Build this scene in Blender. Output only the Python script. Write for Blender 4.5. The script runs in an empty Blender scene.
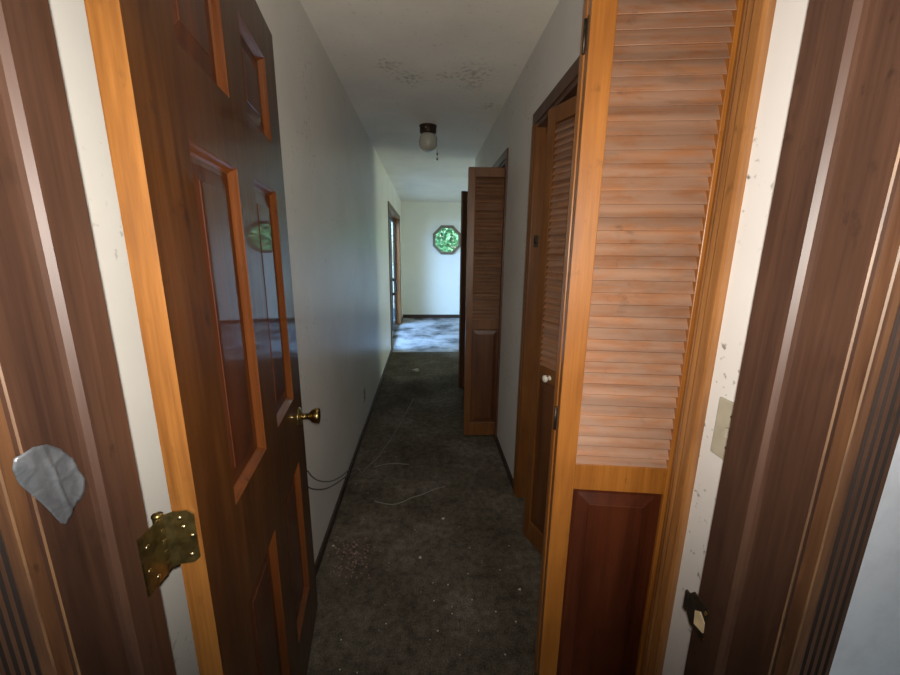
import bpy, bmesh, math, random
from mathutils import Vector, Matrix
random.seed(7)
scene = bpy.context.scene
COL = scene.collection
EYE = 1.444
H = 2.44
XL, XR = -0.512, 0.545

# ------------------------------------------------------------------ materials
def nmat(name):
    m = bpy.data.materials.new(name); m.use_nodes = True
    nt = m.node_tree
    return m, nt, nt.nodes['Principled BSDF']

def node(nt, kind, **kw):
    n = nt.nodes.new(kind)
    for k, v in kw.items():
        if k in n.inputs: n.inputs[k].default_value = v
        else: setattr(n, k, v)
    return n

def coords(nt, scale=(1, 1, 1), loc=(0, 0, 0)):
    tc = node(nt, 'ShaderNodeTexCoord')
    mp = node(nt, 'ShaderNodeMapping')
    mp.inputs['Scale'].default_value = scale
    mp.inputs['Location'].default_value = loc
    nt.links.new(tc.outputs['Object'], mp.inputs['Vector'])
    return mp.outputs['Vector']

def noise(nt, vec, scale, detail=4, rough=0.55, dist=0.0):
    n = node(nt, 'ShaderNodeTexNoise')
    n.inputs['Scale'].default_value = scale; n.inputs['Detail'].default_value = detail
    n.inputs['Roughness'].default_value = rough; n.inputs['Distortion'].default_value = dist
    nt.links.new(vec, n.inputs['Vector'])
    return n.outputs['Fac']

def ramp(nt, fac, stops):
    r = node(nt, 'ShaderNodeValToRGB')
    e = r.color_ramp.elements
    while len(e) < len(stops): e.new(0.5)
    for i, (p, c) in enumerate(stops):
        e[i].position = p
        e[i].color = (c, c, c, 1) if not isinstance(c, (tuple, list)) else (*c, 1)
    nt.links.new(fac, r.inputs['Fac'])
    return r.outputs['Color']

def mix(nt, fac, a, b, mode='MIX'):
    m = node(nt, 'ShaderNodeMix'); m.data_type = 'RGBA'; m.blend_type = mode
    def put(sock, v):
        if isinstance(v, bpy.types.NodeSocket): nt.links.new(v, sock)
        elif isinstance(v, (tuple, list)): sock.default_value = (*v, 1)
        else: sock.default_value = v
    put(m.inputs[0], fac); put(m.inputs[6], a); put(m.inputs[7], b)
    return m.outputs[2]

def bump(nt, height, strength, dist=0.002):
    b = node(nt, 'ShaderNodeBump'); b.inputs['Strength'].default_value = strength
    b.inputs['Distance'].default_value = dist
    nt.links.new(height, b.inputs['Height'])
    return b.outputs['Normal']

def wood(name, light, dark, rough=0.4, coat=0.0, axis='z', k=1.0, dust=None, dust_amt=0.0, coat_rough=0.1, spec=0.5, bumpy=0.12):
    m, nt, p = nmat(name)
    s = {'z': (22*k, 22*k, 1.3*k), 'x': (1.3*k, 22*k, 22*k), 'y': (22*k, 1.3*k, 22*k)}[axis]
    v = coords(nt, s)
    f1 = noise(nt, v, 1.6, 6, 0.6, 0.7)
    s2 = {'z': (180, 180, 5), 'x': (5, 180, 180), 'y': (180, 5, 180)}[axis]
    f2 = noise(nt, coords(nt, s2), 1.0, 3, 0.6)
    c = ramp(nt, f1, [(0.30, dark), (0.70, light)])
    c = mix(nt, 0.5, c, ramp(nt, f2, [(0.3, (0.55, 0.5, 0.48)), (0.65, (1, 1, 1))]), 'MULTIPLY')
    blot = noise(nt, coords(nt, (1, 1, 1)), 3.5, 3, 0.5)
    c = mix(nt, 0.45, c, ramp(nt, blot, [(0.35, (0.6, 0.55, 0.5)), (0.6, (1, 1, 1))]), 'MULTIPLY')
    gm = noise(nt, coords(nt, (1, 1, 0.5)), 38, 4, 0.65)
    gate = noise(nt, coords(nt, (1, 1, 1)), 6, 3, 0.6)
    mk = mix(nt, 1.0, ramp(nt, gm, [(0.58, 0.0), (0.70, 0.75)]), ramp(nt, gate, [(0.45, 0.0), (0.62, 1.0)]), 'MULTIPLY')
    c = mix(nt, mk, c, tuple(0.28 * q for q in dark))
    if dust:
        d = noise(nt, coords(nt, (1, 1, 4.5)), 8, 5, 0.65)
        fd = ramp(nt, d, [(0.40, 0.25 * dust_amt), (0.56, dust_amt)])
        c = mix(nt, fd, c, dust)
        band = noise(nt, coords(nt, (1.2, 1.2, 34)), 1.0, 2, 0.5)
        c = mix(nt, 0.8, c, ramp(nt, band, [(0.36, (0.62, 0.60, 0.60)), (0.62, (1.08, 1.05, 1.03))]), 'MULTIPLY')
        sm = noise(nt, coords(nt, (3, 3, 14)), 3.0, 4, 0.6)
        c = mix(nt, ramp(nt, sm, [(0.56, 0.0), (0.70, 0.55)]), c, (0.17, 0.105, 0.07))
    nt.links.new(c, p.inputs['Base Color'])
    p.inputs['Roughness'].default_value = rough
    p.inputs['Specular IOR Level'].default_value = spec
    p.inputs['Coat Weight'].default_value = coat
    p.inputs['Coat Roughness'].default_value = coat_rough
    nt.links.new(bump(nt, f2, bumpy, 0.001), p.inputs['Normal'])
    return m

def paint(name, base, dirt, rough=0.5, spec=0.4, dirt_scale=2.0, amt=0.5, specks=0.0):
    m, nt, p = nmat(name)
    v = coords(nt)
    f = noise(nt, v, dirt_scale, 6, 0.62)
    c = mix(nt, ramp(nt, f, [(0.42, 0.0), (0.78, amt)]), base, dirt)
    if specks:
        g = noise(nt, v, 55, 2, 0.5)
        g2 = noise(nt, v, 4, 2, 0.5)
        mk = mix(nt, 1.0, ramp(nt, g, [(0.63, 0.0), (0.71, specks)]), ramp(nt, g2, [(0.52, 0.0), (0.62, 1.0)]), 'MULTIPLY')
        c = mix(nt, mk, c, (0.09, 0.08, 0.07))
    nt.links.new(c, p.inputs['Base Color'])
    p.inputs['Roughness'].default_value = rough
    p.inputs['Specular IOR Level'].default_value = spec
    fine = noise(nt, v, 220, 2, 0.5)
    nt.links.new(bump(nt, fine, 0.06, 0.001), p.inputs['Normal'])
    return m

def plain(name, col, rough=0.5, metal=0.0, coat=0.0, spec=0.5, var=0.25, scale=30):
    m, nt, p = nmat(name)
    f = noise(nt, coords(nt), scale, 4, 0.6)
    lo = tuple(x * (1 - var) for x in col)
    c = ramp(nt, f, [(0.35, lo), (0.65, col)])
    nt.links.new(c, p.inputs['Base Color'])
    p.inputs['Roughness'].default_value = rough
    p.inputs['Metallic'].default_value = metal
    p.inputs['Coat Weight'].default_value = coat
    p.inputs['Specular IOR Level'].default_value = spec
    return m

M = {}
M['wall'] = paint('hall wall paint', (0.70, 0.67, 0.61), (0.50, 0.47, 0.42), 0.34, 0.5, 1.7, 0.5, 0.5)
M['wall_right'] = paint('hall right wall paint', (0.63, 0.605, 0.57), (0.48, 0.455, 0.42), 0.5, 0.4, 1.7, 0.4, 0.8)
M['room_wall'] = paint('far room paint', (0.76, 0.76, 0.68), (0.62, 0.62, 0.54), 0.5, 0.4, 1.2, 0.4)
M['near_wall'] = paint('near room paint', (0.60, 0.62, 0.68), (0.42, 0.435, 0.48), 0.6, 0.3, 30, 0.5)

def ceiling_mat():
    m, nt, p = nmat('ceiling paint with mould')
    v = coords(nt)
    f = noise(nt, v, 1.6, 5, 0.6)
    c = mix(nt, ramp(nt, f, [(0.4, 0.0), (0.75, 0.6)]), (0.86, 0.80, 0.70), (0.66, 0.60, 0.52))
    tc = node(nt, 'ShaderNodeTexCoord')
    total = None
    for (x, y, r) in ((-0.10, 2.55, 0.16), (0.12, 2.50, 0.10), (0.27, 2.46, 0.20), (0.43, 2.95, 0.10), (0.28, 2.62, 0.12), (-0.2, 2.4, .12)):
        d = node(nt, 'ShaderNodeVectorMath', operation='DISTANCE')
        nt.links.new(tc.outputs['Object'], d.inputs[0]); d.inputs[1].default_value = (x, y, H)
        mr = node(nt, 'ShaderNodeMapRange'); mr.inputs[1].default_value = r; mr.inputs[2].default_value = 0.0
        nt.links.new(d.outputs['Value'], mr.inputs[0])
        if total is None: total = mr.outputs[0]
        else:
            a = node(nt, 'ShaderNodeMath', operation='MAXIMUM')
            nt.links.new(total, a.inputs[0]); nt.links.new(mr.outputs[0], a.inputs[1]); total = a.outputs[0]
    g = noise(nt, v, 34, 3, 0.6)
    a = node(nt, 'ShaderNodeMath', operation='MULTIPLY_ADD')
    nt.links.new(total, a.inputs[0]); a.inputs[1].default_value = 0.24; nt.links.new(g, a.inputs[2])
    c = mix(nt, ramp(nt, a.outputs[0], [(0.62, 0.0), (0.86, 0.55)]), c, (0.22, 0.185, 0.14))
    nt.links.new(c, p.inputs['Base Color'])
    p.inputs['Roughness'].default_value = 0.8
    fine = noise(nt, v, 90, 3, 0.6)
    nt.links.new(bump(nt, fine, 0.25, 0.003), p.inputs['Normal'])
    return m
M['ceiling'] = ceiling_mat()

def carpet_mat():
    m, nt, p = nmat('dirty dark carpet')
    v = coords(nt)
    f = noise(nt, v, 2.2, 6, 0.65)
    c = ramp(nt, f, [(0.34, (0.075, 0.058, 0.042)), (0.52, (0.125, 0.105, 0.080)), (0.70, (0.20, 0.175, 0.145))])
    g = noise(nt, v, 26, 4, 0.7)
    c = mix(nt, 0.7, c, ramp(nt, g, [(0.32, (0.35, 0.33, 0.3)), (0.62, (1.2, 1.2, 1.15))]), 'MULTIPLY')
    h = noise(nt, v, 160, 3, 0.6)
    c = mix(nt, 0.8, c, ramp(nt, h, [(0.3, (0.4, 0.4, 0.4)), (0.7, (1.4, 1.4, 1.4))]), 'MULTIPLY')
    gr = noise(nt, v, 70, 2, 0.5)
    c = mix(nt, ramp(nt, gr, [(0.72, 0.0), (0.76, 0.5)]), c, (0.36, 0.33, 0.28))
    nt.links.new(c, p.inputs['Base Color'])
    p.inputs['Roughness'].default_value = 0.95
    p.inputs['Specular IOR Level'].default_value = 0.1
    nt.links.new(bump(nt, h, 0.6, 0.006), p.inputs['Normal'])
    return m
M['carpet'] = carpet_mat()
M['carpet_daylit'] = paint('stained daylit pale carpet', (0.36, 0.36, 0.35), (0.05, 0.045, 0.04), 0.9, 0.1, 1.9, 1.5)  # glazed door's daylight painted into the paleness; the stains are real

M['jamb'] = wood('dark stained jamb', (0.074, 0.034, 0.019), (0.034, 0.0155, 0.0095), 0.5, 0.10, 'z', 0.7, coat_rough=0.45, spec=0.4)
M['flute'] = wood('rubbed brown flutes', (0.11, 0.050, 0.026), (0.05, 0.022, 0.012), 0.5, 0.05, 'z', 1.4)
M['groove'] = wood('dark flute grooves', (0.030, 0.016, 0.011), (0.014, 0.008, 0.006), 0.8, 0.0, 'z', 0.8)  # groove faces, darker than the ridges between them
M['casing_bead'] = wood('worn casing bead', (0.16, 0.075, 0.032), (0.06, 0.026, 0.015), 0.42, 0.15, 'z', 2.0, coat_rough=0.4)
M['leaf_brown'] = wood('brown pine stile', (0.215, 0.082, 0.017), (0.13, 0.045, 0.009), 0.4, 0.2, 'z', 0.8, coat_rough=0.3)
M['worn'] = wood('stain worn off edge', (0.24, 0.13, 0.055), (0.055, 0.025, 0.016), 0.5, 0.0, 'z', 3.0)
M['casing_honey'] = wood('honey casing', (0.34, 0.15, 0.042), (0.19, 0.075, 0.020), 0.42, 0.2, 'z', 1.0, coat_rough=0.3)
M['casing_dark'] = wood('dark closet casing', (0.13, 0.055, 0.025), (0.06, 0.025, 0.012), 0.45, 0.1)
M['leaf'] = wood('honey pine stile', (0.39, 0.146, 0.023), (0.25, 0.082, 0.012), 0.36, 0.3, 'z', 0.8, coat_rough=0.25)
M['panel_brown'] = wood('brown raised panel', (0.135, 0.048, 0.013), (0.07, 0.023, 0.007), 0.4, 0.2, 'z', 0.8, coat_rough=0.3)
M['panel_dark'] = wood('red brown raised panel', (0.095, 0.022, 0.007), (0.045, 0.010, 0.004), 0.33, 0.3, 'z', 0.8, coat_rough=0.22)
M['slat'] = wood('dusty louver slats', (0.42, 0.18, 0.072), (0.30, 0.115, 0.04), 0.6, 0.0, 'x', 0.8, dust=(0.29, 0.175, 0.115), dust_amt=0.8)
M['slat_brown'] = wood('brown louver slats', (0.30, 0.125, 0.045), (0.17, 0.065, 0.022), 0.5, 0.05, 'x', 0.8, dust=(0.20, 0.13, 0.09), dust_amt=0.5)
M['door'] = wood('dark varnished door', (0.115, 0.040, 0.008), (0.045, 0.014, 0.003), 0.5, 0.45, 'z', 0.9, coat_rough=0.05, bumpy=0.02, spec=0.15)
M['door_edge_lit'] = wood('lit honey door edge', (0.33, 0.138, 0.028), (0.16, 0.058, 0.011), 0.4, 0.15, 'z', 0.7)  # paler than the door face: light on the edge put into colour
M['door_panel'] = wood('dark varnished door panel', (0.11, 0.032, 0.010), (0.055, 0.015, 0.005), 0.5, 0.6, 'z', 0.6, coat_rough=0.03, bumpy=0.015, spec=0.1)
M['moulding'] = wood('orange door moulding', (0.17, 0.052, 0.012), (0.11, 0.032, 0.008), 0.28, 0.4, 'z', 0.5, coat_rough=0.12, bumpy=0.0)
M['brass'] = plain('tarnished brass', (0.36, 0.27, 0.10), 0.32, 0.95, var=0.55, scale=60)
M['brass_bright'] = plain('polished brass', (0.72, 0.52, 0.20), 0.18, 1.0, var=0.2, scale=30)
M['steel'] = plain('screw head steel', (0.78, 0.68, 0.46), 0.22, 1.0, var=0.2)
M['strike'] = plain('dark corroded metal', (0.06, 0.045, 0.03), 0.5, 0.7, var=0.5, scale=90)
M['chip'] = plain('splintered pale wood', (0.62, 0.48, 0.28), 0.7, var=0.3)
M['white_knob'] = plain('white ceramic', (0.80, 0.74, 0.62), 0.25, var=0.06)
M['plate'] = plain('ivory switch plate', (0.37, 0.34, 0.255), 0.4, var=0.12)
M['plate_dark'] = plain('dark slot', (0.10, 0.08, 0.06), 0.5)
M['bronze'] = plain('dark bronze lamp base', (0.07, 0.045, 0.03), 0.35, 0.6)
M['globe'] = plain('dusty opal glass', (0.52, 0.50, 0.42), 0.15, var=0.15, coat=0.6, scale=8)
M['cable'] = plain('grey brown cable', (0.16, 0.14, 0.11), 0.6)
M['cable_pale'] = plain('pale dusty cable', (0.20, 0.185, 0.15), 0.6)
M['flake'] = plain('paint flake', (0.62, 0.58, 0.48), 0.7, var=0.4)
M['scrap'] = plain('dirty scrap', (0.30, 0.29, 0.24), 0.8, var=0.4)
M['crumb'] = plain('reddish crumbs', (0.27, 0.17, 0.14), 0.9, var=0.5)
M['frame_grey'] = plain('dark window frame', (0.115, 0.095, 0.065), 0.5)
M['frame_oak'] = plain('weathered brown window frame', (0.17, 0.13, 0.08), 0.5)
M['slider'] = plain('aluminium slider frame', (0.045, 0.045, 0.045), 0.4, 0.3)
M['black'] = plain('black handle', (0.015, 0.015, 0.016), 0.4)
M['baseboard'] = wood('dark baseboard', (0.055, 0.028, 0.016), (0.03, 0.015, 0.009), 0.5, 0.1, 'y')
M['deck'] = plain('outside deck', (0.16, 0.19, 0.22), 0.8)
M['lawn'] = plain('outside ground', (0.10, 0.20, 0.05), 0.9)
M['bark'] = plain('bark', (0.10, 0.07, 0.05), 0.9)

def leaf_mat():
    m, nt, p = nmat('leaves')
    f = noise(nt, coords(nt), 6, 3)
    c = ramp(nt, f, [(0.35, (0.18, 0.42, 0.26)), (0.65, (0.42, 0.74, 0.54))])
    nt.links.new(c, p.inputs['Base Color'])
    p.inputs['Roughness'].default_value = 0.5
    tr = node(nt, 'ShaderNodeBsdfTranslucent'); nt.links.new(c, tr.inputs['Color'])
    mx = node(nt, 'ShaderNodeMixShader'); mx.inputs[0].default_value = 0.5
    nt.links.new(p.outputs[0], mx.inputs[1]); nt.links.new(tr.outputs[0], mx.inputs[2])
    nt.links.new(mx.outputs[0], nt.nodes['Material Output'].inputs['Surface'])
    return m
M['leaves'] = leaf_mat()

def glass_mat():
    m, nt, p = nmat('window glass')
    nt.nodes.remove(p)
    t = node(nt, 'ShaderNodeBsdfTransparent'); t.inputs['Color'].default_value = (0.88, 0.94, 0.92, 1)
    g = node(nt, 'ShaderNodeBsdfGlossy'); g.inputs['Roughness'].default_value = 0.03
    mx = node(nt, 'ShaderNodeMixShader'); mx.inputs[0].default_value = 0.08
    nt.links.new(t.outputs[0], mx.inputs[1]); nt.links.new(g.outputs[0], mx.inputs[2])
    nt.links.new(mx.outputs[0], nt.nodes['Material Output'].inputs['Surface'])
    return m
M['glass'] = glass_mat()

def tape_mat():
    m, nt, p = nmat('crinkled duct tape')
    v = coords(nt)
    f = noise(nt, v, 60, 4, 0.6, 1.0)
    nt.links.new(ramp(nt, f, [(0.3, (0.09, 0.098, 0.108)), (0.7, (0.165, 0.175, 0.19))]), p.inputs['Base Color'])
    p.inputs['Metallic'].default_value = 0.5; p.inputs['Roughness'].default_value = 0.33
    nt.links.new(bump(nt, noise(nt, v, 45, 3, 0.5, 0.5), 0.15, 0.003), p.inputs['Normal'])
    return m
M['tape'] = tape_mat()

# ------------------------------------------------------------------ mesh helpers
class MB:
    def __init__(self): self.bm = bmesh.new()
    def box(self, x0, x1, y0, y1, z0, z1, mi=0):
        vs = [self.bm.verts.new((x, y, z)) for x in (x0, x1) for y in (y0, y1) for z in (z0, z1)]
        for q in ((0, 1, 3, 2), (4, 6, 7, 5), (0, 4, 5, 1), (2, 3, 7, 6), (0, 2, 6, 4), (1, 5, 7, 3)):
            self.bm.faces.new([vs[i] for i in q]).material_index = mi
        return vs
    def prism(self, pts, a0, a1, axis='z', mats=None):
        """extrude a closed 2-D outline; axis z: pts (x,y); axis y: pts (x,z); axis x: pts (y,z)"""
        def P(p, a):
            return {'z': (p[0], p[1], a), 'y': (p[0], a, p[1]), 'x': (a, p[0], p[1])}[axis]
        A = [self.bm.verts.new(P(p, a0)) for p in pts]; B = [self.bm.verts.new(P(p, a1)) for p in pts]
        n = len(pts)
        for i in range(n):
            j = (i + 1) % n
            f = self.bm.faces.new((A[i], A[j], B[j], B[i]))
            if mats and i in mats: f.material_index = mats[i]
        self.bm.faces.new(A[::-1]); self.bm.faces.new(B)
    def lathe(self, prof, seg=28, origin=(0, 0, 0), axis=(0, 0, 1), mi=0, smooth=True):
        """prof: list of (radius, height)"""
        q = Vector((0, 0, 1)).rotation_difference(Vector(axis).normalized())
        o = Vector(origin); rings = []
        for r, h in prof:
            if r < 1e-6: rings.append([self.bm.verts.new(o + q @ Vector((0, 0, h)))])
            else: rings.append([self.bm.verts.new(o + q @ Vector((r * math.cos(2 * math.pi * k / seg), r * math.sin(2 * math.pi * k / seg), h))) for k in range(seg)])
        for a, b in zip(rings, rings[1:]):
            for k in range(seg):
                l = (k + 1) % seg
                if len(a) == 1 and len(b) == 1: continue
                if len(a) == 1: f = self.bm.faces.new((a[0], b[k], b[l]))
                elif len(b) == 1: f = self.bm.faces.new((a[k], a[l], b[0]))
                else: f = self.bm.faces.new((a[k], a[l], b[l], b[k]))
                f.smooth = smooth; f.material_index = mi
        for ring, rev in ((rings[0], True), (rings[-1], False)):
            if len(ring) > 1: self.bm.faces.new(ring[::-1] if rev else ring).material_index = mi
    def tube(self, pts, r, seg=8):
        pts = [Vector(p) for p in pts]; rings = []
        for i, p in enumerate(pts):
            t = (pts[min(i + 1, len(pts) - 1)] - pts[max(i - 1, 0)]).normalized()
            u = t.cross(Vector((0, 0, 1)) if abs(t.z) < 0.9 else Vector((1, 0, 0))).normalized(); w = t.cross(u)
            rings.append([self.bm.verts.new(p + r * (math.cos(2 * math.pi * k / seg) * u + math.sin(2 * math.pi * k / seg) * w)) for k in range(seg)])
        for a, b in zip(rings, rings[1:]):
            for k in range(seg):
                l = (k + 1) % seg
                f = self.bm.faces.new((a[k], a[l], b[l], b[k])); f.smooth = True
        self.bm.faces.new(rings[0][::-1]); self.bm.faces.new(rings[-1])
    def xform(self, mat): bmesh.ops.transform(self.bm, matrix=mat, verts=self.bm.verts)
    def build(self, name, mats, parent=None, bevel=0.0, kind=None, loc=None, smooth=False):
        bmesh.ops.recalc_face_normals(self.bm, faces=self.bm.faces)
        me = bpy.data.meshes.new(name); self.bm.to_mesh(me); self.bm.free()
        for m in (mats if isinstance(mats, (list, tuple)) else [mats]): me.materials.append(m)
        o = bpy.data.objects.new(name, me); COL.objects.link(o)
        if loc: o.location = loc
        if parent: o.parent = parent
        if kind: o['kind'] = kind
        if bevel:
            b = o.modifiers.new('bevel', 'BEVEL'); b.width = bevel; b.segments = 2; b.limit_method = 'ANGLE'; b.angle_limit = 0.6
        return o

def tag(o, label, cat, group=None):
    o['label'] = label; o['category'] = cat
    if 'kind' not in o: o['kind'] = 'thing'
    if group: o['group'] = group
    return o
def thing(name, label, cat, loc=(0, 0, 0), rz=0.0, group=None):
    o = bpy.data.objects.new(name, None); COL.objects.link(o)
    o.location = loc; o.rotation_euler = (0, 0, rz); o.empty_display_size = 0.05
    return tag(o, label, cat, group)
def struct(name, mb, m, bevel=0.0): return mb.build(name, m, None, bevel, 'structure')
def smooth_path(pts, n=6):
    P = [Vector(p) for p in pts]; P = [2 * P[0] - P[1]] + P + [2 * P[-1] - P[-2]]; out = []
    for i in range(1, len(P) - 2):
        for k in range(n):
            t = k / n; a, b, c, d = P[i - 1:i + 3]
            out.append(0.5 * ((2 * b) + (c - a) * t + (2 * a - 5 * b + 4 * c - d) * t * t + (3 * b - a - 3 * c + d) * t ** 3))
    out.append(P[-2]); return out

# ------------------------------------------------------------------ the setting
YF, YB = 0.357, 0.485            # doorway wall, room side and hall side
C1 = (0.717, 2.008)              # first closet opening
C2 = (2.745, 4.020)              # second closet opening
CT = 2.055                       # closet head
FAR = 8.35
SL = (5.50, 7.62)                # glazed door opening in the left wall
ST = 2.04

b = MB(); b.box(-1.9, 4.2, -2.6, 5.42, -0.10, 0.0); struct('floor', b, M['carpet'])
b = MB(); b.box(-1.9, 4.2, 5.42, FAR + 0.12, -0.10, 0.0); struct('floor_room', b, M['carpet_daylit'])  # begins at the daylight's edge, with that light in the carpet colour
b = MB(); b.box(-1.9, 4.2, -2.6, FAR + 0.12, H, H + 0.1); struct('ceiling', b, M['ceiling'])

b = MB()
b.box(XL - 0.12, XL, YB, SL[0], 0, H); b.box(XL - 0.12, XL, SL[1], FAR + 0.12, 0, H); b.box(XL - 0.12, XL, SL[0], SL[1], ST, H)
struct('wall_left', b, M['wall'])
b = MB()
xr = XR + 0.11
b.box(XR, xr, YB, C1[0], 0, H); b.box(XR, xr, C1[1], C2[0], 0, H); b.box(XR, xr, C2[1], 4.5, 0, H)
b.box(XR, xr, *C1, CT, H); b.box(XR, xr, *C2, CT, H)
struct('wall_right', b, M['wall_right'])
b = MB()
b.box(xr, 1.30, YB, 0.60, 0, H); b.box(xr, 1.25, 2.22, 2.34, 0, H); b.box(1.25, 1.32, 0.60, 4.5, 0, H); b.box(xr, 4.2, 4.38, 4.5, 0, H)
struct('wall_closet', b, M['wall_right'])
# far wall with an eight-sided hole for the window
OC = Vector((0.445, FAR, 1.676)); OR = 0.270
bm = bmesh.new()
outer = [bm.verts.new((x, FAR, z)) for x, z in ((XL, 0), (4.1, 0), (4.1, H), (XL, H))]
inner = [bm.verts.new((OC.x + OR / math.cos(math.pi / 8) * math.cos(math.pi / 8 + k * math.pi / 4), FAR, OC.z + OR / math.cos(math.pi / 8) * math.sin(math.pi / 8 + k * math.pi / 4))) for k in range(8)]
eds = [bm.edges.new((r[i], r[(i + 1) % len(r)])) for r in (outer, inner) for i in range(len(r))]
bmesh.ops.triangle_fill(bm, edges=eds, use_beauty=True)
ex = bmesh.ops.extrude_face_region(bm, geom=bm.faces[:])
bmesh.ops.translate(bm, vec=(0, 0.12, 0), verts=[v for v in ex['geom'] if isinstance(v, bmesh.types.BMVert)])
b = MB(); b.bm.free(); b.bm = bm; struct('wall_far', b, M['room_wall'])
RW = (4.95, 6.75)
b = MB()
b.box(4.0, 4.12, 4.5, RW[0], 0, H); b.box(4.0, 4.12, RW[1], FAR, 0, H); b.box(4.0, 4.12, *RW, 0, 0.75); b.box(4.0, 4.12, *RW, 2.1, H)
struct('wall_room', b, M['room_wall'])
# doorway wall and the room the photograph is taken from
JL, JR, JT = -0.388, 0.439, 2.075
b = MB()
b.box(-1.75, JL - 0.018, YF, YB, 0, H); b.box(JR + 0.018, 1.75, YF, YB, 0, H); b.box(JL - 0.018, JR + 0.018, YF, YB, JT + 0.018, H)
struct('wall_front', b, M['near_wall'])
b = MB(); b.box(-1.75, -1.65, -2.5, YF, 0, H); struct('wall_near_left', b, M['near_wall'])
b = MB(); b.box(1.65, 1.75, -2.5, YF, 0, H); struct('wall_near_right', b, M['near_wall'])
NW = (-0.85, 1.05, 0.85, 2.15)
b = MB()
b.box(-1.75, NW[0], -2.5, -2.4, 0, H); b.box(NW[1], 1.75, -2.5, -2.4, 0, H); b.box(NW[0], NW[1], -2.5, -2.4, 0, NW[2]); b.box(NW[0], NW[1], -2.5, -2.4, NW[3], H)
struct('wall_back', b, M['near_wall'])

# baseboards
def base(name, x0, x1, y0, y1, h=0.065):
    b = MB(); b.box(x0, x1, y0, y1, 0, h); struct(name, b, M['baseboard'], 0.003)
b = MB(); b.box(XL, XL + 0.012, YB, SL[0] - 0.06, 0, 0.05); b.box(XL, XL + 0.012, SL[1] + 0.06, FAR - 0.012, 0, 0.065); struct('baseboard_left', b, M['baseboard'], 0.003)
b = MB(); b.box(XR - 0.012, XR, C1[1] + 0.055, C2[0] - 0.055, 0, 0.05); b.box(XR - 0.012, XR, C2[1] + 0.055, 4.5, 0, 0.05); struct('baseboard_right', b, M['baseboard'], 0.003)
base('baseboard_far', XL, 4.0, FAR - 0.012, FAR, 0.075)

# ---- doorway jambs with stops, worn along the room-side arris
def jamb_profile(xf, sgn):
    s = sgn                       # +1 right side, -1 left side: solid lies towards sgn
    pts = [(xf, YB), (xf, 0.449), (xf - 0.011 * s, 0.449), (xf - 0.011 * s, 0.421), (xf - 0.006 * s, 0.4155), (xf, 0.4145),
           (xf, YF + 0.0015), (xf + 0.0015 * s, YF), (xf + 0.018 * s, YF), (xf + 0.018 * s, YB)]
    return pts
for nm, xf, s in (('trim_1', JL, -1), ('trim_2', JR, 1)):
    b = MB(); b.prism(jamb_profile(xf, s), 0, JT, 'z', {6: 1, 3: 0}); struct(nm, b, [M['jamb'], M['worn']])
b = MB(); b.box(JL - 0.018, JR + 0.018, YF, YB, JT, JT + 0.018); b.box(JL, JR, 0.415, 0.449, JT - 0.011, JT); struct('trim_3', b, M['jamb'])
# fluted casing on the room side
def fluted(x_in, s):
    w = 0.057; prof = [(0.0, 0.0), (0.0, 0.0145), (0.0014, 0.016), (0.0105, 0.0180)]
    worn = {0: 2, 1: 1, 2: 2}
    x = 0.0125
    for k in range(4):
        q = len(prof)
        prof += [(x, 0.0175), (x + 0.0008, 0.0120), (x + 0.0050, 0.0110), (x + 0.0062, 0.0165)]
        worn.update({q: 3, q + 1: 3, q + 2: 3}); x += 0.0098
    prof += [(w - 0.004, 0.0170), (w, 0.013), (w, 0.0)]
    return [(x_in + s * u, YF - t) for u, t in prof], worn
for nm, xi, s in (('trim_4', JL - 0.006, -1), ('trim_5', JR + 0.006, 1)):
    pts, worn = fluted(xi, s); b = MB(); b.prism(pts, 0, JT + 0.006, 'z', worn); struct(nm, b, [M['flute'], M['worn'], M['casing_bead'], M['groove']])
b = MB(); b.box(JL - 0.063, JR + 0.063, YF - 0.017, YF, JT + 0.006, JT + 0.064); struct('trim_6', b, M['jamb'], 0.003)
# hall-side casing
b = MB(); b.box(JL - 0.070, JL - 0.019, YB, YB + 0.016, 0, JT + 0.02); struct('trim_7', b, M['jamb'], 0.003)
b = MB(); b.box(JR + 0.018, JR + 0.069, YB, YB + 0.016, 0, JT + 0.02); struct('trim_8', b, M['jamb'], 0.003)
b = MB(); b.box(JL - 0.070, JR + 0.069, YB, YB + 0.016, JT + 0.02, JT + 0.075); struct('trim_9', b, M['jamb'], 0.003)

# ---- closet linings and casings
def closet_trim(n, y0, y1, near_mat, far_mat):
    w = 0.056
    near = [(XR, y0 - w), (XR - 0.013, y0 - w), (XR - 0.016, y0 - w + 0.006), (XR - 0.0155, y0 - 0.030), (XR - 0.011, y0 - 0.022), (XR - 0.012, y0 - 0.012), (XR - 0.008, y0 - 0.003), (XR - 0.008, y0), (XR, y0)]
    far = [(x, y0 + y1 - y) for x, y in near]
    b = MB(); b.prism(near, 0, CT); struct('trim_%d' % n, b, near_mat)
    b = MB(); b.prism(far, 0, CT); struct('trim_%d' % (n + 1), b, far_mat)
    b = MB(); b.box(XR - 0.013, XR, y0 - w, y1 + w, CT, CT + w); struct('trim_%d' % (n + 2), b, M['casing_dark'], 0.003)
    b = MB(); b.box(XR - 0.004, xr, y0 - 0.001, y0 + 0.010, 0, CT); b.box(XR - 0.004, xr, y1 - 0.010, y1 + 0.001, 0, CT)
    struct('trim_%d' % (n + 3), b, M['leaf_brown'])
    b = MB(); b.box(XR - 0.004, xr, y0 + 0.010, y1 - 0.010, CT - 0.02, CT + 0.001); b.box(0.585, 0.615, y0 + 0.010, y1 - 0.010, CT - 0.045, CT - 0.02)
    struct('trim_%d' % (n + 4), b, M['casing_dark'])
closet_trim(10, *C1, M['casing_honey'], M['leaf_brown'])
closet_trim(15, *C2, M['casing_dark'], M['casing_dark'])

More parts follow.
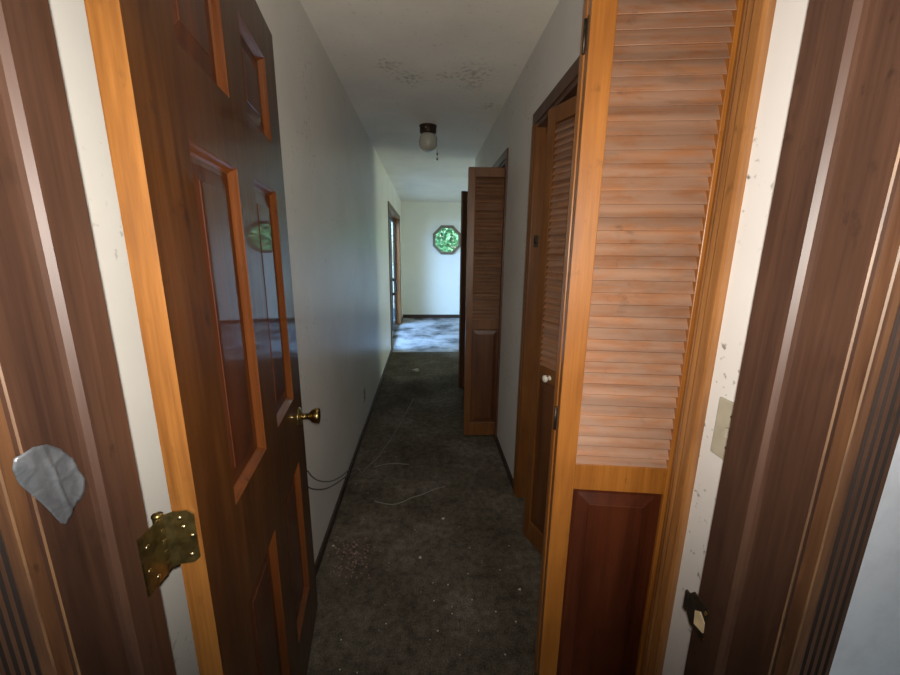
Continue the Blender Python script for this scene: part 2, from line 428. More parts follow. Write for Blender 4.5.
# ---- glazed door to the outside, left wall of the far room
root = MB()
xg0, xg1 = XL - 0.085, XL - 0.055
for (y0, y1, dx) in ((SL[0] + 0.02, 6.58, 0.0), (6.52, SL[1] - 0.02, -0.032)):
    root.box(xg0 + dx, xg1 + dx, y0, y0 + 0.055, 0.02, ST - 0.02); root.box(xg0 + dx, xg1 + dx, y1 - 0.055, y1, 0.02, ST - 0.02)
    root.box(xg0 + dx, xg1 + dx, y0 + 0.055, y1 - 0.055, 0.02, 0.10); root.box(xg0 + dx, xg1 + dx, y0 + 0.055, y1 - 0.055, ST - 0.08, ST - 0.02)
door1 = struct('door_1', root, M['slider'], 0.002)
for (y0, y1, dx) in ((SL[0] + 0.075, 6.525, 0.0), (6.575, SL[1] - 0.075, -0.032)):
    b = MB(); b.box(xg0 + 0.012 + dx, xg0 + 0.018 + dx, y0, y1, 0.10, ST - 0.08); b.build('pane', M['glass'], door1)
b = MB(); b.tube(smooth_path([(XL - 0.055, 6.50, 0.73), (XL - 0.015, 6.49, 0.74), (XL + 0.005, 6.49, 0.85), (XL - 0.015, 6.49, 0.96), (XL - 0.055, 6.50, 0.97)], 4), 0.024); b.box(XL - 0.062, XL - 0.05, 6.45, 6.55, 0.68, 1.02)
b.build('handle', M['black'], door1)
b = MB()
b.box(XL - 0.12, XL + 0.004, SL[0], SL[0] + 0.018, 0, ST); b.box(XL - 0.12, XL + 0.004, SL[1] - 0.018, SL[1], 0, ST); b.box(XL - 0.12, XL + 0.004, SL[0] + 0.018, SL[1] - 0.018, ST - 0.018, ST)
struct('trim_20', b, M['casing_honey'])
b = MB()
b.box(XL, XL + 0.015, SL[0] - 0.055, SL[0], 0, ST + 0.055); b.box(XL, XL + 0.015, SL[1], SL[1] + 0.055, 0, ST + 0.055); b.box(XL, XL + 0.015, SL[0], SL[1], ST, ST + 0.055)
struct('trim_21', b, M['frame_grey'], 0.003)

# ---- eight-sided window in the far wall
def octa_ring(mb, c, r0, r1, y0, y1):
    def pt(r, k, y):
        a = math.pi / 8 + k * math.pi / 4; R = r / math.cos(math.pi / 8)
        return mb.bm.verts.new((c.x + R * math.cos(a), y, c.z + R * math.sin(a)))
    rings = [[pt(r, k, y) for k in range(8)] for r, y in ((r0, y0), (r1, y0), (r1, y1), (r0, y1))]
    for i in range(4):
        a, bb = rings[i], rings[(i + 1) % 4]
        for k in range(8):
            l = (k + 1) % 8; mb.bm.faces.new((a[k], a[l], bb[l], bb[k]))
b = MB(); octa_ring(b, OC, 0.245, 0.300, FAR - 0.028, FAR); octa_ring(b, OC, 0.247, 0.270, FAR, FAR + 0.12)
win1 = struct('window_1', b, M['frame_oak'], 0.003)
b = MB()
R8 = 0.2465 / math.cos(math.pi / 8)
b.prism([(OC.x + R8 * math.cos(math.pi / 8 + k * math.pi / 4), OC.z + R8 * math.sin(math.pi / 8 + k * math.pi / 4)) for k in range(8)], FAR + 0.05, FAR + 0.056, 'y')
b.build('pane', M['glass'], win1)
# window of the far room, right wall, and window of the near room
def plain_window(name, axis, at, a0, a1, z0, z1):
    b = MB()
    def bx(p0, p1, q0, q1, t0, t1):
        if axis == 'x': b.box(t0, t1, p0, p1, q0, q1)
        else: b.box(p0, p1, t0, t1, q0, q1)
    for p in ((a0, a0 + 0.05, z0, z1), (a1 - 0.05, a1, z0, z1), (a0 + 0.05, a1 - 0.05, z0, z0 + 0.05), (a0 + 0.05, a1 - 0.05, z1 - 0.05, z1), (a0 + 0.05, a1 - 0.05, (z0 + z1) / 2 - 0.02, (z0 + z1) / 2 + 0.02)):
        bx(*p, at, at + 0.05)
    w = struct(name, b, M['frame_grey'], 0.002)
    b = MB(); bx(a0 + 0.05, a1 - 0.05, z0 + 0.05, z1 - 0.05, at + 0.022, at + 0.028); b.build('pane', M['glass'], w)
plain_window('window_2', 'x', 4.03, *RW, 0.75, 2.1)
plain_window('window_3', 'y', -2.47, NW[0], NW[1], NW[2], NW[3])

# outside
b = MB(); b.box(-14, XL - 0.121, 2, 45, -0.14, -0.04); struct('ground', b, M['deck'])
b = MB(); b.box(-0.6, 10, FAR + 0.5, 20, -0.30, -0.15); struct('ground_lawn', b, M['lawn'])

# ------------------------------------------------------------------ bifold leaves
LW, LT = 0.300, 0.028
LZ0, LZ1 = 0.014, 2.008
def bifold_leaf(parent, name, loc, rz, slat_mat, leaf_m, panel_m, rails=(0.877, 0.946), knob=None, stile_w=0.048, LW=LW):
    s = stile_w
    b = MB()
    b.box(0, s, 0, LT, LZ0, LZ1); b.box(LW - s, LW, 0, LT, LZ0, LZ1)
    b.box(s, LW - s, 0.001, LT - 0.001, LZ1 - 0.062, LZ1); b.box(s, LW - s, 0.001, LT - 0.001, *rails); b.box(s, LW - s, 0.001, LT - 0.001, LZ0, 0.120)
    lf = b.build(name, leaf_m, parent, 0.0018)
    lf.location = loc; lf.rotation_euler = (0, 0, rz)
    b = MB(); z = rails[1] - 0.004
    while z < LZ1 - 0.066:
        zz = min(z + 0.037, LZ1 - 0.058); yj = random.uniform(-0.0008, 0.0008)
        pr = [(0.0022 + yj, z + 0.001), (0.0034 + yj, z), (0.0062 + yj, z + 0.001), (LT - 0.002, zz - 0.004), (LT - 0.003, zz), (LT - 0.006, zz)]
        b.prism(pr, s - 0.002, LW - s + 0.002, 'x'); z += 0.0261
    b.build('louver_slats', slat_mat, lf)
    b = MB()                                           # raised panel with a bevelled border
    x0, x1, z0, z1 = s, LW - s, 0.120, rails[0]
    def ring(ins, y): return [b.bm.verts.new(p) for p in ((x0 + ins, y, z0 + ins), (x1 - ins, y, z0 + ins), (x1 - ins, y, z1 - ins), (x0 + ins, y, z1 - ins))]
    for sgn in (0, 1):
        Y = (lambda t: t) if sgn == 0 else (lambda t: LT - t)
        rs = [ring(0, Y(0.0095)), ring(0.012, Y(0.010)), ring(0.040, Y(0.0035)), ring(0.0415, Y(0.0018))]
        for a, c in zip(rs, rs[1:]):
            for k in range(4): b.bm.faces.new((a[k], a[(k + 1) % 4], c[(k + 1) % 4], c[k]))
        b.bm.faces.new(rs[-1])
    b.build('raised_panel', panel_m, lf)
    if knob:
        b = MB(); b.lathe([(0.011, 0), (0.011, 0.003), (0.006, 0.006), (0.006, 0.014), (0.014, 0.019), (0.0165, 0.025), (0.014, 0.031), (0.006, 0.0335), (0, 0.034)], 24, (knob[0], 0.0, knob[1]), (0, -1, 0))
        b.build('knob', M['white_knob'], lf)
    return lf

# nearest pair, folded out beside the doorway
t = thing('bifold_door', 'orange-brown louvered bifold door folded open beside the light switch, nearest the doorway', 'closet door', (0.60, 0.80, 0))
A0 = Vector((0.312, 0.8170)); A1 = Vector((0.618, 0.7720)); d = (A1 - A0)
a_ang = math.atan2(d.y, d.x)
off = Vector((0.60, 0.80, 0))
la = bifold_leaf(t, 'leaf', Vector((A0.x, A0.y, 0)) - off, a_ang, M['slat'], M['leaf'], M['panel_dark'], LW=0.309)
lb = bifold_leaf(t, 'leaf', Vector((0.6240, 0.8910, 0)) - off, math.radians(176.5), M['slat'], M['leaf'], M['panel_dark'], LW=0.296)
for hz in (0.22, 1.05, 1.86):
    b = MB(); b.tube([(0, 0, hz - 0.03), (0, 0, hz + 0.03)], 0.0035, 8); b.box(-0.001, 0.02, -0.0125, -0.0115, hz - 0.03, hz + 0.03)
    h = b.build('hinge', M['strike'], t); h.location = Vector((0.3135, 0.8475, 0)) - off

# the closed-side pair of the same closet
t = thing('bifold_door', 'nearly shut louvered bifold door with a small white knob', 'closet door', (0.60, 2.02, 0))
off = Vector((0.60, 2.02, 0))
F = Vector((0.497, 1.685))
ang = math.radians(-70)
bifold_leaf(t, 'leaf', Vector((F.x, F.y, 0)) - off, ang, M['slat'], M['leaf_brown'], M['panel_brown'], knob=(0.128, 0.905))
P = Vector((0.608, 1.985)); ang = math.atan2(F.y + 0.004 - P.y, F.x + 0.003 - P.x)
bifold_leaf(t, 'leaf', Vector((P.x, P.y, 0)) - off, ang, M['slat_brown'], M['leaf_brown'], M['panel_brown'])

# second closet: near pair, folded across the hall
t = thing('bifold_door', 'brown louvered bifold door standing open across the hall before the far room', 'closet door', (0.59, 2.80, 0))
off = Vector((0.59, 2.80, 0))
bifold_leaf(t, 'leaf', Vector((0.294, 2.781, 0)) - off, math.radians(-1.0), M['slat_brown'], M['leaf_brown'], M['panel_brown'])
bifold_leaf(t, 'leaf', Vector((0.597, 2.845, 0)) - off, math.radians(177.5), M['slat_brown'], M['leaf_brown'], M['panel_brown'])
# second closet: far pair, its shade painted in as darker wood
t = thing('bifold_door', 'shaded edge of a bifold door showing just beyond the open brown louvered one', 'closet door', (0.60, 3.96, 0))
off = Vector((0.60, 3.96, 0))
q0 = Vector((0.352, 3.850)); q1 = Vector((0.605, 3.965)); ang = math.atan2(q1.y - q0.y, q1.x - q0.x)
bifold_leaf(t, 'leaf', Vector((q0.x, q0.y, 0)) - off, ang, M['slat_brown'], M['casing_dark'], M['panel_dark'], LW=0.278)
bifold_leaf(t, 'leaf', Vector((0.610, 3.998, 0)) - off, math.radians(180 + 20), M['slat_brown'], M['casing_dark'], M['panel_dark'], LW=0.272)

# ------------------------------------------------------------------ six-panel door, swung open against the left wall
DA = math.radians(90 + 7.5)
t = thing('panel_door', 'glossy dark brown six-panel wooden door with brass knob, swung open along the left wall', 'door', (-0.3453, 0.5266, 0), DA)
DW, DT, D0, D1 = 0.800, 0.035, 0.018, 2.058
ROWS = [(0.230, 0.740), (0.968, 1.607), (1.738, 1.948)]
COLS = [(0.135, 0.352), (0.468, 0.680)]
bm = bmesh.new(); b = MB(); b.bm.free(); b.bm = bm
def rectface(x0, x1, z0, z1, y):
    return bm.faces.new([bm.verts.new(p) for p in ((x0, y, z0), (x1, y, z0), (x1, y, z1), (x0, y, z1))])
xs = [0, COLS[0][0], COLS[0][1], COLS[1][0], COLS[1][1], DW]
zs = [D0] + [z for r in ROWS for z in r] + [D1]
for y in (0.0, DT):
    for i in range(5):
        for j in range(7):
            if i in (1, 3) and j in (1, 3, 5): continue
            rectface(xs[i], xs[i + 1], zs[j], zs[j + 1], y)
def side(ps, mi=0):
    f = bm.faces.new([bm.verts.new(p) for p in ps]); f.material_index = mi
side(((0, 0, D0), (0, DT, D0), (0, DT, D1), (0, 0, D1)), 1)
side(((DW, 0, D0), (DW, DT, D0), (DW, DT, D1), (DW, 0, D1)))
side(((0, 0, D0), (DW, 0, D0), (DW, DT, D0), (0, DT, D0))); side(((0, 0, D1), (DW, 0, D1), (DW, DT, D1), (0, DT, D1)))
bmesh.ops.remove_doubles(bm, verts=bm.verts, dist=1e-5)
b.build('stiles_and_rails', [M['door'], M['door_edge_lit']], t)
for (x0, x1) in COLS:
    for (z0, z1) in ROWS:
        b = MB()
        def ring(ins, y): return [b.bm.verts.new(p) for p in ((x0 + ins, y, z0 + ins), (x1 - ins, y, z0 + ins), (x1 - ins, y, z1 - ins), (x0 + ins, y, z1 - ins))]
        for Y in ((lambda u: u), (lambda u: DT - u)):
            rs = [ring(0.0, Y(0.0)), ring(0.0012, Y(0.002)), ring(0.005, Y(0.0055)), ring(0.010, Y(0.0120)), ring(0.0145, Y(0.0158))]
            for a_, c_ in zip(rs, rs[1:]):
                for k in range(4):
                    f = b.bm.faces.new((a_[k], a_[(k + 1) % 4], c_[(k + 1) % 4], c_[k]))
        b.build('moulding', M['moulding'], t)
        b = MB()
        for Y in ((lambda u: u), (lambda u: DT - u)):
            rs = [ring(0.0140, Y(0.0156)), ring(0.024, Y(0.0156)), ring(0.050, Y(0.0120)), ring(0.0510, Y(0.0105))]
            for a_, c_ in zip(rs, rs[1:]):
                for k in range(4): b.bm.faces.new((a_[k], a_[(k + 1) % 4], c_[(k + 1) % 4], c_[k]))
            b.bm.faces.new(rs[-1])
        b.build('raised_panel', M['door_panel'], t)
KX, KZ = 0.735, 0.880
b = MB(); b.lathe([(0.033, 0), (0.033, 0.003), (0.028, 0.008), (0.014, 0.011)], 32, (KX, 0, KZ), (0, -1, 0)); b.build('rose', M['brass'], t)
b = MB(); b.lathe([(0.0115, 0.009), (0.0100, 0.020), (0.0105, 0.032), (0.0150, 0.038), (0.0215, 0.043), (0.0265, 0.054), (0.0280, 0.064), (0.0270, 0.0670), (0.0245, 0.0685), (0.0180, 0.0665), (0, 0.0665)], 32, (KX, 0, KZ), (0, -1, 0))
b.build('knob', M['brass_bright'], t)
b = MB(); b.box(DW - 0.0005, DW + 0.0015, 0.006, 0.029, KZ - 0.028, KZ + 0.028); b.box(DW, DW + 0.010, 0.012, 0.023, KZ - 0.009, KZ + 0.009); b.build('latch', M['brass'], t)
# hinge: leaf on the door edge, knuckles, leaf on the jamb (world coordinates turned into the door's)
HZ = 1.017
T = Matrix.Translation((-0.3453, 0.5266, 0)) @ Matrix.Rotation(DA, 4, 'Z'); Ti = T.inverted()
b = MB()
pin = Vector((-0.3915, 0.5085, 0)); e0 = Vector((-0.3775, 0.5205, 0)); e1 = Vector((-0.3500, 0.5241, 0))
hh = 0.0455
def plate(p, q, z0, z1, th, cut=0.0):
    n = (q - p).normalized().cross(Vector((0, 0, 1))) * th
    ring = [(p, z0), (q + (p - q).normalized() * cut, z0), (q, z0 + cut), (q, z1 - cut), (q + (p - q).normalized() * cut, z1), (p, z1)]
    A = [b.bm.verts.new((u.x, u.y, w)) for u, w in ring]; B = [b.bm.verts.new((u.x + n.x, u.y + n.y, w)) for u, w in ring]
    for k in range(6): b.bm.faces.new((A[k], A[(k + 1) % 6], B[(k + 1) % 6], B[k]))
    b.bm.faces.new(A[::-1]); b.bm.faces.new(B)
plate(pin, e0, HZ - hh, HZ + hh, 0.002); plate(e0, e1, HZ - hh, HZ + hh, 0.002, 0.008)
j0 = Vector((-0.3872, 0.5015, 0)); j1 = Vector((-0.3872, 0.4620, 0))
plate(j1, j0, HZ - hh, HZ + hh, 0.0025); plate(j0, pin, HZ - hh, HZ + hh, 0.002)
for k in range(5):
    z0 = HZ - hh + k * 2 * hh / 5
    b.lathe([(0.0062, z0 + 0.0004), (0.0066, z0 + 0.001), (0.0066, z0 + 2 * hh / 5 - 0.001), (0.0062, z0 + 2 * hh / 5 - 0.0004)], 16, (pin.x, pin.y, 0))
b.lathe([(0.0035, HZ + hh), (0.0075, HZ + hh + 0.001), (0.007, HZ + hh + 0.004), (0.003, HZ + hh + 0.006), (0, HZ + hh + 0.0065)], 16, (pin.x, pin.y, 0))
b.xform(Ti); hg = b.build('hinge', M['brass'], t)
nrm = Vector((0.13, -0.9915, 0))
for (u, dz) in ((0.30, 0.034), (0.42, 0.018), (0.80, 0.002), (0.62, -0.031)):
    b = MB(); p = e0.lerp(e1, u) + Vector((0, 0, HZ + dz)) + Vector((0.0003, -0.002, 0))
    b.lathe([(0.0036, 0), (0.0034, 0.0008), (0.0020, 0.0016), (0, 0.0018)], 14, p, nrm); b.xform(Ti); b.build('screw', M['steel'], hg)
for (yy, dz) in ((0.474, 0.024), (0.471, -0.012), (0.484, -0.034)):
    b = MB(); b.lathe([(0.0040, 0), (0.0036, 0.0008), (0.0020, 0.0016), (0, 0.0018)], 14, (-0.3850, yy, HZ + dz), (1, 0, 0)); b.xform(Ti); b.build('screw', M['steel'], hg)

# ------------------------------------------------------------------ small things
# strike on the right jamb
t = thing('strike_plate', 'corroded dark latch strike on the right jamb with splintered pale wood', 'strike plate', (JR, 0.47, 0.872))
b = MB()
pts = [(-0.020, -0.020), (-0.012, -0.032), (0.020, -0.030), (0.034, -0.012), (0.036, 0.012), (0.022, 0.032), (-0.010, 0.030), (-0.020, 0.018)]
b.prism(pts, -0.0022, 0.0, 'x'); b.box(-0.004, 0.0, 0.030, 0.038, -0.016, 0.020)
b.build('plate', M['strike'], t, 0.0006)
b = MB(); b.prism([(-0.010, -0.014), (0.010, -0.018), (0.012, 0.006), (0.002, 0.014), (-0.009, 0.004)], -0.0040, -0.0022, 'x'); b.build('wood_chip', M['chip'], t)
for (yy, zz) in ((-0.008, 0.022), (-0.014, -0.024)):
    b = MB(); b.lathe([(0.0035, 0), (0.003, 0.001), (0, 0.0014)], 12, (-0.0022, yy, zz), (-1, 0, 0)); b.build('screw', M['brass_bright'], t)

# light switch on the right wall
t = thing('light_switch', 'ivory light switch plate on the white wall between jamb and closet', 'light switch', (XR, 0.596, 1.1325))
b = MB(); b.prism([(-0.035, -0.0555), (0.035, -0.0555), (0.035, 0.0555), (-0.035, 0.0555)], -0.0055, 0.0, 'x'); b.build('plate', M['plate'], t, 0.002)
b = MB(); b.box(-0.0065, -0.005, -0.0055, 0.0055, -0.012, 0.012); b.prism([(-0.004, -0.009), (0.004, -0.009), (0.004, 0.009), (-0.004, 0.009)], -0.0145, -0.005, 'x'); b.build('toggle', M['plate'], t, 0.001)
for zz in (0.030, -0.030):
    b = MB(); b.lathe([(0.003, 0), (0.0026, 0.0008), (0, 0.001)], 12, (-0.0055, 0, zz), (-1, 0, 0)); b.build('screw', M['plate_dark'], t)

# outlet on the left wall
t = thing('wall_outlet', 'pale outlet plate low on the left hall wall', 'outlet', (XL, 2.985, 0.285))
b = MB(); b.prism([(-0.035, -0.057), (0.035, -0.057), (0.035, 0.057), (-0.035, 0.057)], 0.0, 0.006, 'x'); b.build('plate', M['plate'], t, 0.002)
for zz in (-0.02, 0.02):
    b = MB(); b.lathe([(0.014, 0), (0.014, 0.0015), (0, 0.0016)], 16, (0.006, 0, zz), (1, 0, 0)); b.build('socket', M['plate_dark'], t)

# ceiling lamp
t = thing('ceiling_lamp', 'small globe lamp with dark bronze base on the hall ceiling', 'lamp', (0.02, 3.42, H))
b = MB(); b.lathe([(0.072, 0), (0.072, -0.008), (0.068, -0.010), (0.068, -0.052), (0.060, -0.060), (0.052, -0.062)], 36); b.build('base', M['bronze'], t)
b = MB(); b.lathe([(0.048, -0.058), (0.060, -0.072), (0.071, -0.095), (0.076, -0.120), (0.073, -0.148), (0.060, -0.173), (0.040, -0.189), (0.018, -0.197), (0, -0.199)], 36); b.build('globe', M['globe'], t)
b = MB(); b.lathe([(0.006, 0), (0.006, 0.004), (0, 0.006)], 12, (-0.018, -0.066, -0.030), (0, -1, 0)); b.build('screw', M['steel'], t)  # last piece: steel dot added to stand in for a white glint
b = MB(); b.tube([(0.060, 0.02, -0.045), (0.073, 0.025, -0.075), (0.076, 0.026, -0.235)], 0.0016, 6); b.lathe([(0.002, 0), (0.0055, -0.004), (0.0055, -0.018), (0, -0.022)], 12, (0.076, 0.026, -0.195)); b.lathe([(0.002, 0), (0.006, -0.004), (0.006, -0.020), (0, -0.024)], 12, (0.076, 0.026, -0.232)); b.build('pull_chain', M['bronze'], t)

# torn duct tape on the left jamb
b = MB(); bm = b.bm
outl = [(0.3495, -0.206), (0.352, -0.196), (0.366, -0.192), (0.3795, -0.196), (0.392, -0.208), (0.400, -0.224), (0.402, -0.236), (0.4085, -0.254), (0.405, -0.268), (0.396, -0.276), (0.390, -0.281), (0.380, -0.290), (0.3745, -0.285), (0.362, -0.252), (0.351, -0.222)]
cen = (0.380, -0.238)
def tape_x(y, z, lift):
    fold = -(0.363 - y) * 0.40 if y < 0.363 else 0.0
    crease = 0.0016 * math.exp(-((y - 0.380 + (z + 0.238) * 0.14) / 0.0022) ** 2)
    bump_ = 0.0012 * math.exp(-(((y - 0.391) ** 2 + (z + 0.228) ** 2) ** 0.5 - 0.012) ** 2 / 0.000006)
    return JL + 0.0012 + lift + fold + crease + bump_
ctr = bm.verts.new((tape_x(cen[0], cen[1], 0.0004), cen[0], EYE + cen[1])); prev = None; rings = []
outd = []
for k in range(len(outl)):
    p, q = outl[k], outl[(k + 1) % len(outl)]
    for f in (0, 0.25, 0.5, 0.75): outd.append((p[0] + (q[0] - p[0]) * f, p[1] + (q[1] - p[1]) * f))
outl = outd
for fr in [i_ / 12 for i_ in range(1, 13)]:
    rings.append([bm.verts.new((tape_x(cen[0] + (y - cen[0]) * fr, cen[1] + (z - cen[1]) * fr, random.uniform(0, 0.00012) + (0.0022 * max(0, fr - 0.8) * 5 if y > 0.398 else 0)), cen[0] + (y - cen[0]) * fr, EYE + cen[1] + (z - cen[1]) * fr)) for y, z in outl])
n = len(outl)
for k in range(n):
    l = (k + 1) % n
    bm.faces.new((ctr, rings[0][k], rings[0][l]))
    for a_, c_ in zip(rings, rings[1:]): bm.faces.new((a_[k], c_[k], c_[l], a_[l]))
for f in bm.faces: f.smooth = True
o = b.build('duct_tape', M['tape']); sd = o.modifiers.new('t', 'SOLIDIFY'); sd.thickness = 0.0006
tag(o, 'torn scrap of silver duct tape stuck on the left brown jamb', 'tape')

# small catch on the closet jamb
t = thing('door_catch', 'small dark metal catch on the closet side jamb above the white knob', 'catch', (0.565, C1[1] - 0.010, EYE + 0.055))
b = MB(); b.box(-0.012, 0.012, -0.004, 0.0, -0.03, 0.03); b.build('plate', M['strike'], t, 0.001)
b = MB(); b.tube([(0, -0.004, -0.01), (-0.008, -0.018, -0.008), (-0.014, -0.022, 0.010), (-0.010, -0.016, 0.018)], 0.004); b.build('hook', M['strike'], t)

# cables
def cable(pts, r, mat, label):
    b = MB(); b.tube(smooth_path(pts, 6), r, 8); o = b.build('cable', mat); tag(o, label, 'cable')
wx = XL + 0.0045
za = [(1.30, -0.80), (1.473, -0.902), (1.542, -0.975), (1.65, -1.07), (1.855, -1.205), (2.077, -1.318), (2.24, -1.386)]
cable([(wx, y, EYE + z) for y, z in za] + [(XL + 0.018, 2.30, 0.030), (-0.470, 2.36, 0.006), (-0.428, 2.294, 0.005)], 0.0032, M['cable'], 'upper of two dark cables sagging down the left wall behind the door')
zb = [(1.28, -0.86), (1.435, -0.948), (1.542, -1.039), (1.72, -1.161), (1.934, -1.275), (2.18, -1.388)]
cable([(wx, y, EYE + z) for y, z in zb] + [(XL + 0.018, 2.25, 0.024), (-0.475, 2.31, 0.005)], 0.0032, M['cable'], 'lower of two dark cables sagging down the left wall behind the door')
cable([(-0.304, 1.998, .006), (-0.274, 1.987, .004), (-0.202, 1.966, .004), (-0.145, 1.981, .007), (-0.089, 2.025, .004), (-0.029, 2.051, .004), (0.044, 2.098, .004), (0.114, 2.126, .004)], 0.0028, M['cable_pale'], 'pale curved cable lying across the middle of the hall carpet')
cable([(-0.425, 2.31, .004), (-0.401, 2.377, .005), (-0.347, 2.492, .004), (-0.318, 2.618, .004), (-0.284, 2.741, .004), (-0.226, 3.02, .004), (-0.158, 3.429, .004), (-0.125, 3.606, .004)], 0.0028, M['cable_pale'], 'thin cable running away down the hall along the carpet')
cable([(-0.358, 2.363, .006), (-0.32, 2.386, .004), (-0.24, 2.408, .004), (-0.122, 2.39, .004)], 0.0025, M['cable_pale'], 'short pale cable end on the carpet by the left wall')

# pale scrap on the carpet further down
b = MB(); bm = b.bm
b.prism([(-0.04, -0.03), (0.01, -0.045), (0.05, -0.01), (0.035, 0.04), (-0.02, 0.035)], 0.0, 0.012, 'z')
for v in bm.verts:
    if v.co.z > 0.005: v.co.z += random.uniform(0, 0.014)
o = b.build('paper_scrap', M['scrap'], loc=(-0.14, 4.51, 0)); tag(o, 'pale crumpled scrap on the carpet far down the hall', 'scrap')

# paint flakes
FL = [(-0.22, 2.498), (-0.448, 2.183), (0.089, 1.833), (0.172, 1.766), (-0.034, 1.564), (-0.18, 1.541), (0.187, 1.459), (0.412, 1.619), (0.026, 1.419), (-0.027, 1.375), (0.029, 1.329), (0.103, 1.297), (-0.176, 1.321), (0.101, 1.266), (-0.163, 1.237), (-0.188, 1.213), (0.201, 1.189), (0.042, 1.197), (-0.327, 1.181), (-0.308, 1.074), (-0.246, 1.061), (-0.469, 1.662), (0.39, 2.032), (-0.084, 2.074), (0.19, 1.325), (0.282, 1.265), (-0.345, 1.846), (-0.063, 1.755), (0.214, 1.615), (0.339, 1.474), (0.01, 1.164), (-0.101, 1.132), (0.119, 1.102), (-0.306, 2.572), (-0.358, 2.087), (-0.148, 1.836), (0.092, 1.405), (0.406, 1.363), (0.354, 1.218), (0.285, 1.094)]
protos = []
for q in range(4):
    b = MB(); n = random.choice((5, 6, 7)); rr = 0.0042
    b.prism([(rr * random.uniform(0.55, 1.25) * math.cos(2 * math.pi * k / n), rr * random.uniform(0.55, 1.25) * math.sin(2 * math.pi * k / n)) for k in range(n)], 0.0, 0.0016, 'z')
    for v in b.bm.verts: v.co.z += 0.25 * abs(v.co.x) 
    me = bpy.data.meshes.new('paint_flake'); bmesh.ops.recalc_face_normals(b.bm, faces=b.bm.faces); b.bm.to_mesh(me); b.bm.free(); me.materials.append(M['flake']); protos.append(me)
big = {(0.089, 1.833): 1.9, (-0.034, 1.564): 1.8, (-0.469, 1.662): 1.6, (0.406, 1.363): 1.5}
for i, (x, y) in enumerate(FL):
    o = bpy.data.objects.new('paint_flake', protos[i % 4]); COL.objects.link(o)
    s = big.get((x, y), random.uniform(0.4, 0.95)); o.scale = (s, s, s)
    o.location = (x, y, 0.0005); o.rotation_euler = (0, 0, random.uniform(0, 6.28))
    tag(o, 'small pale paint flake fallen on the dark hall carpet', 'paint flake', 'paint flakes scattered on the carpet')
# heap of reddish crumbs by the left wall
b = MB()
for k in range(170):
    cx, cy = random.gauss(-0.36, 0.055), random.gauss(1.60, 0.07)
    if cx < -0.48: continue
    r = random.uniform(0.0015, 0.0065); h = random.uniform(0.001, 0.004); n = 5; a0 = random.uniform(0, 6)
    b.prism([(cx + r * random.uniform(0.6, 1.2) * math.cos(a0 + 2 * math.pi * q / n), cy + r * random.uniform(0.6, 1.2) * math.sin(a0 + 2 * math.pi * q / n)) for q in range(n)], 0.0, h, 'z')
o = b.build('plaster_crumbs', M['crumb'], kind='stuff'); tag(o, 'scatter of reddish crumbs on the carpet beside the open door', 'debris')

# shrubs outside
def shrub(label, c, spread, n):
    t = thing('shrub', label, 'shrub', (c[0], c[1], -0.15))
    b = MB(); b.tube([(0, 0, 0), (0.03, 0.02, 1.0), (-0.02, 0, 2.2)], 0.05, 8)
    for k in range(6):
        a = k * 1.05; b.tube([(0, 0, 0.7 + 0.2 * k), (0.5 * math.cos(a), 0.5 * math.sin(a), 1.2 + 0.25 * k)], 0.018, 6)
    b.build('stem', M['bark'], t)
    b = MB(); bm = b.bm
    for k in range(n):
        p = Vector((random.gauss(0, spread[0]), random.gauss(0, spread[1]), random.uniform(0.3, spread[2])))
        q = Matrix.Rotation(random.uniform(0, 6.28), 4, 'Z') @ Matrix.Rotation(random.uniform(-1.1, 1.1), 4, 'X')
        L = random.uniform(0.06, 0.12)
        vs = [bm.verts.new(p + q @ Vector(v)) for v in ((0, -L, 0), (0.4 * L, -0.2 * L, 0.1 * L), (0, L, 0), (-0.4 * L, -0.2 * L, 0.1 * L))]
        bm.faces.new(vs)
    b.build('foliage', M['leaves'], t)
shrub('leafy green shrub seen through the eight-sided window', (0.60, 10.9), (0.55, 0.5, 3.4), 6000)

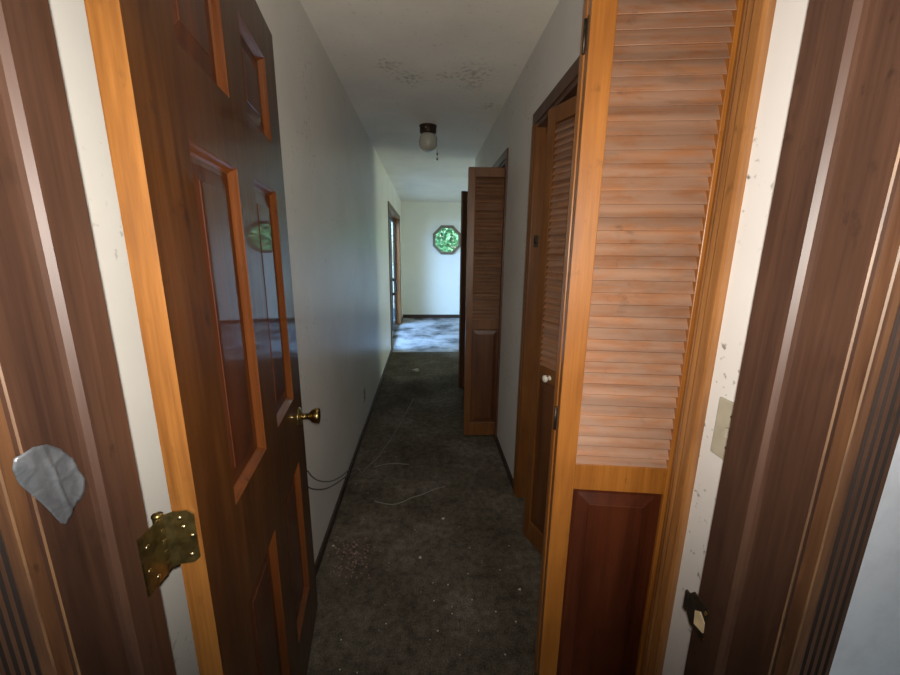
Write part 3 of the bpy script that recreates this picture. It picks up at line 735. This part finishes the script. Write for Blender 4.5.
# ------------------------------------------------------------------ light
def area(name, loc, target, sx, sy, power, col, spread=180):
    l = bpy.data.lights.new(name, 'AREA'); l.shape = 'RECTANGLE'; l.size = sx; l.size_y = sy; l.energy = power; l.color = col
    l.spread = math.radians(spread)
    o = bpy.data.objects.new(name, l); COL.objects.link(o); o.location = loc
    o.rotation_euler = (Vector(target) - Vector(loc)).to_track_quat('-Z', 'Z').to_euler()
    return o
area('near_room_window_light', (0.10, -2.36, 1.5), (0.10, 0, 1.3), 1.8, 1.25, 6.5, (1.0, 0.95, 0.88))
pl = bpy.data.lights.new('phone_torch', 'SPOT'); pl.energy = 61; pl.spot_size = math.radians(148); pl.spot_blend = 0.72; pl.color = (1.0, 0.93, 0.85); pl.shadow_soft_size = 0.006
po = bpy.data.objects.new('phone_torch', pl); COL.objects.link(po); po.location = (0.0, -0.006, EYE + 0.02); po.rotation_euler = (math.radians(97), 0, 0)
area('patio_door_light', (XL - 1.6, 5.75, 2.45), (1.5, 7.6, 0.2), 1.9, 1.9, 540, (0.32, 0.52, 1.0), 130)
area('far_window_light', (4.35, 5.85, 1.5), (0.0, 5.9, 1.2), 1.7, 1.25, 72, (1.0, 1.0, 0.76), 140)
sl = bpy.data.lights.new('sun', 'SUN'); sl.energy = 28.0; sl.angle = 0.02; sl.color = (1.0, 0.96, 0.88)
so = bpy.data.objects.new('sun', sl); COL.objects.link(so); so.rotation_euler = (math.radians(32), 0, math.radians(4))

w = bpy.data.worlds.new('sky'); scene.world = w; w.use_nodes = True
nt = w.node_tree; bg = nt.nodes['Background']
sky = nt.nodes.new('ShaderNodeTexSky'); sky.sky_type = 'NISHITA'; sky.sun_disc = False; sky.sun_elevation = math.radians(50); sky.sun_rotation = math.radians(200)
nt.links.new(sky.outputs['Color'], bg.inputs['Color']); bg.inputs['Strength'].default_value = 0.30

# ------------------------------------------------------------------ camera
cam = bpy.data.cameras.new('camera'); co = bpy.data.objects.new('camera', cam); COL.objects.link(co)
cam.sensor_fit = 'HORIZONTAL'; cam.sensor_width = 36; cam.lens = 36 * 381.38 / 900; cam.clip_start = 0.02
Rm = Matrix(((0.99806784, 0.00337756, -0.06204181), (-0.06125549, 0.220775, -0.97339928), (0.01040957, 0.97531892, 0.22055532)))
co.matrix_world = Matrix.Translation((0, 0, EYE)) @ Rm.to_4x4()
scene.camera = co
scene.view_settings.view_transform = 'Standard'; scene.view_settings.look = 'None'
scene.view_settings.gamma = 1.0; scene.view_settings.use_curve_mapping = False
scene.view_settings.exposure = 0.0
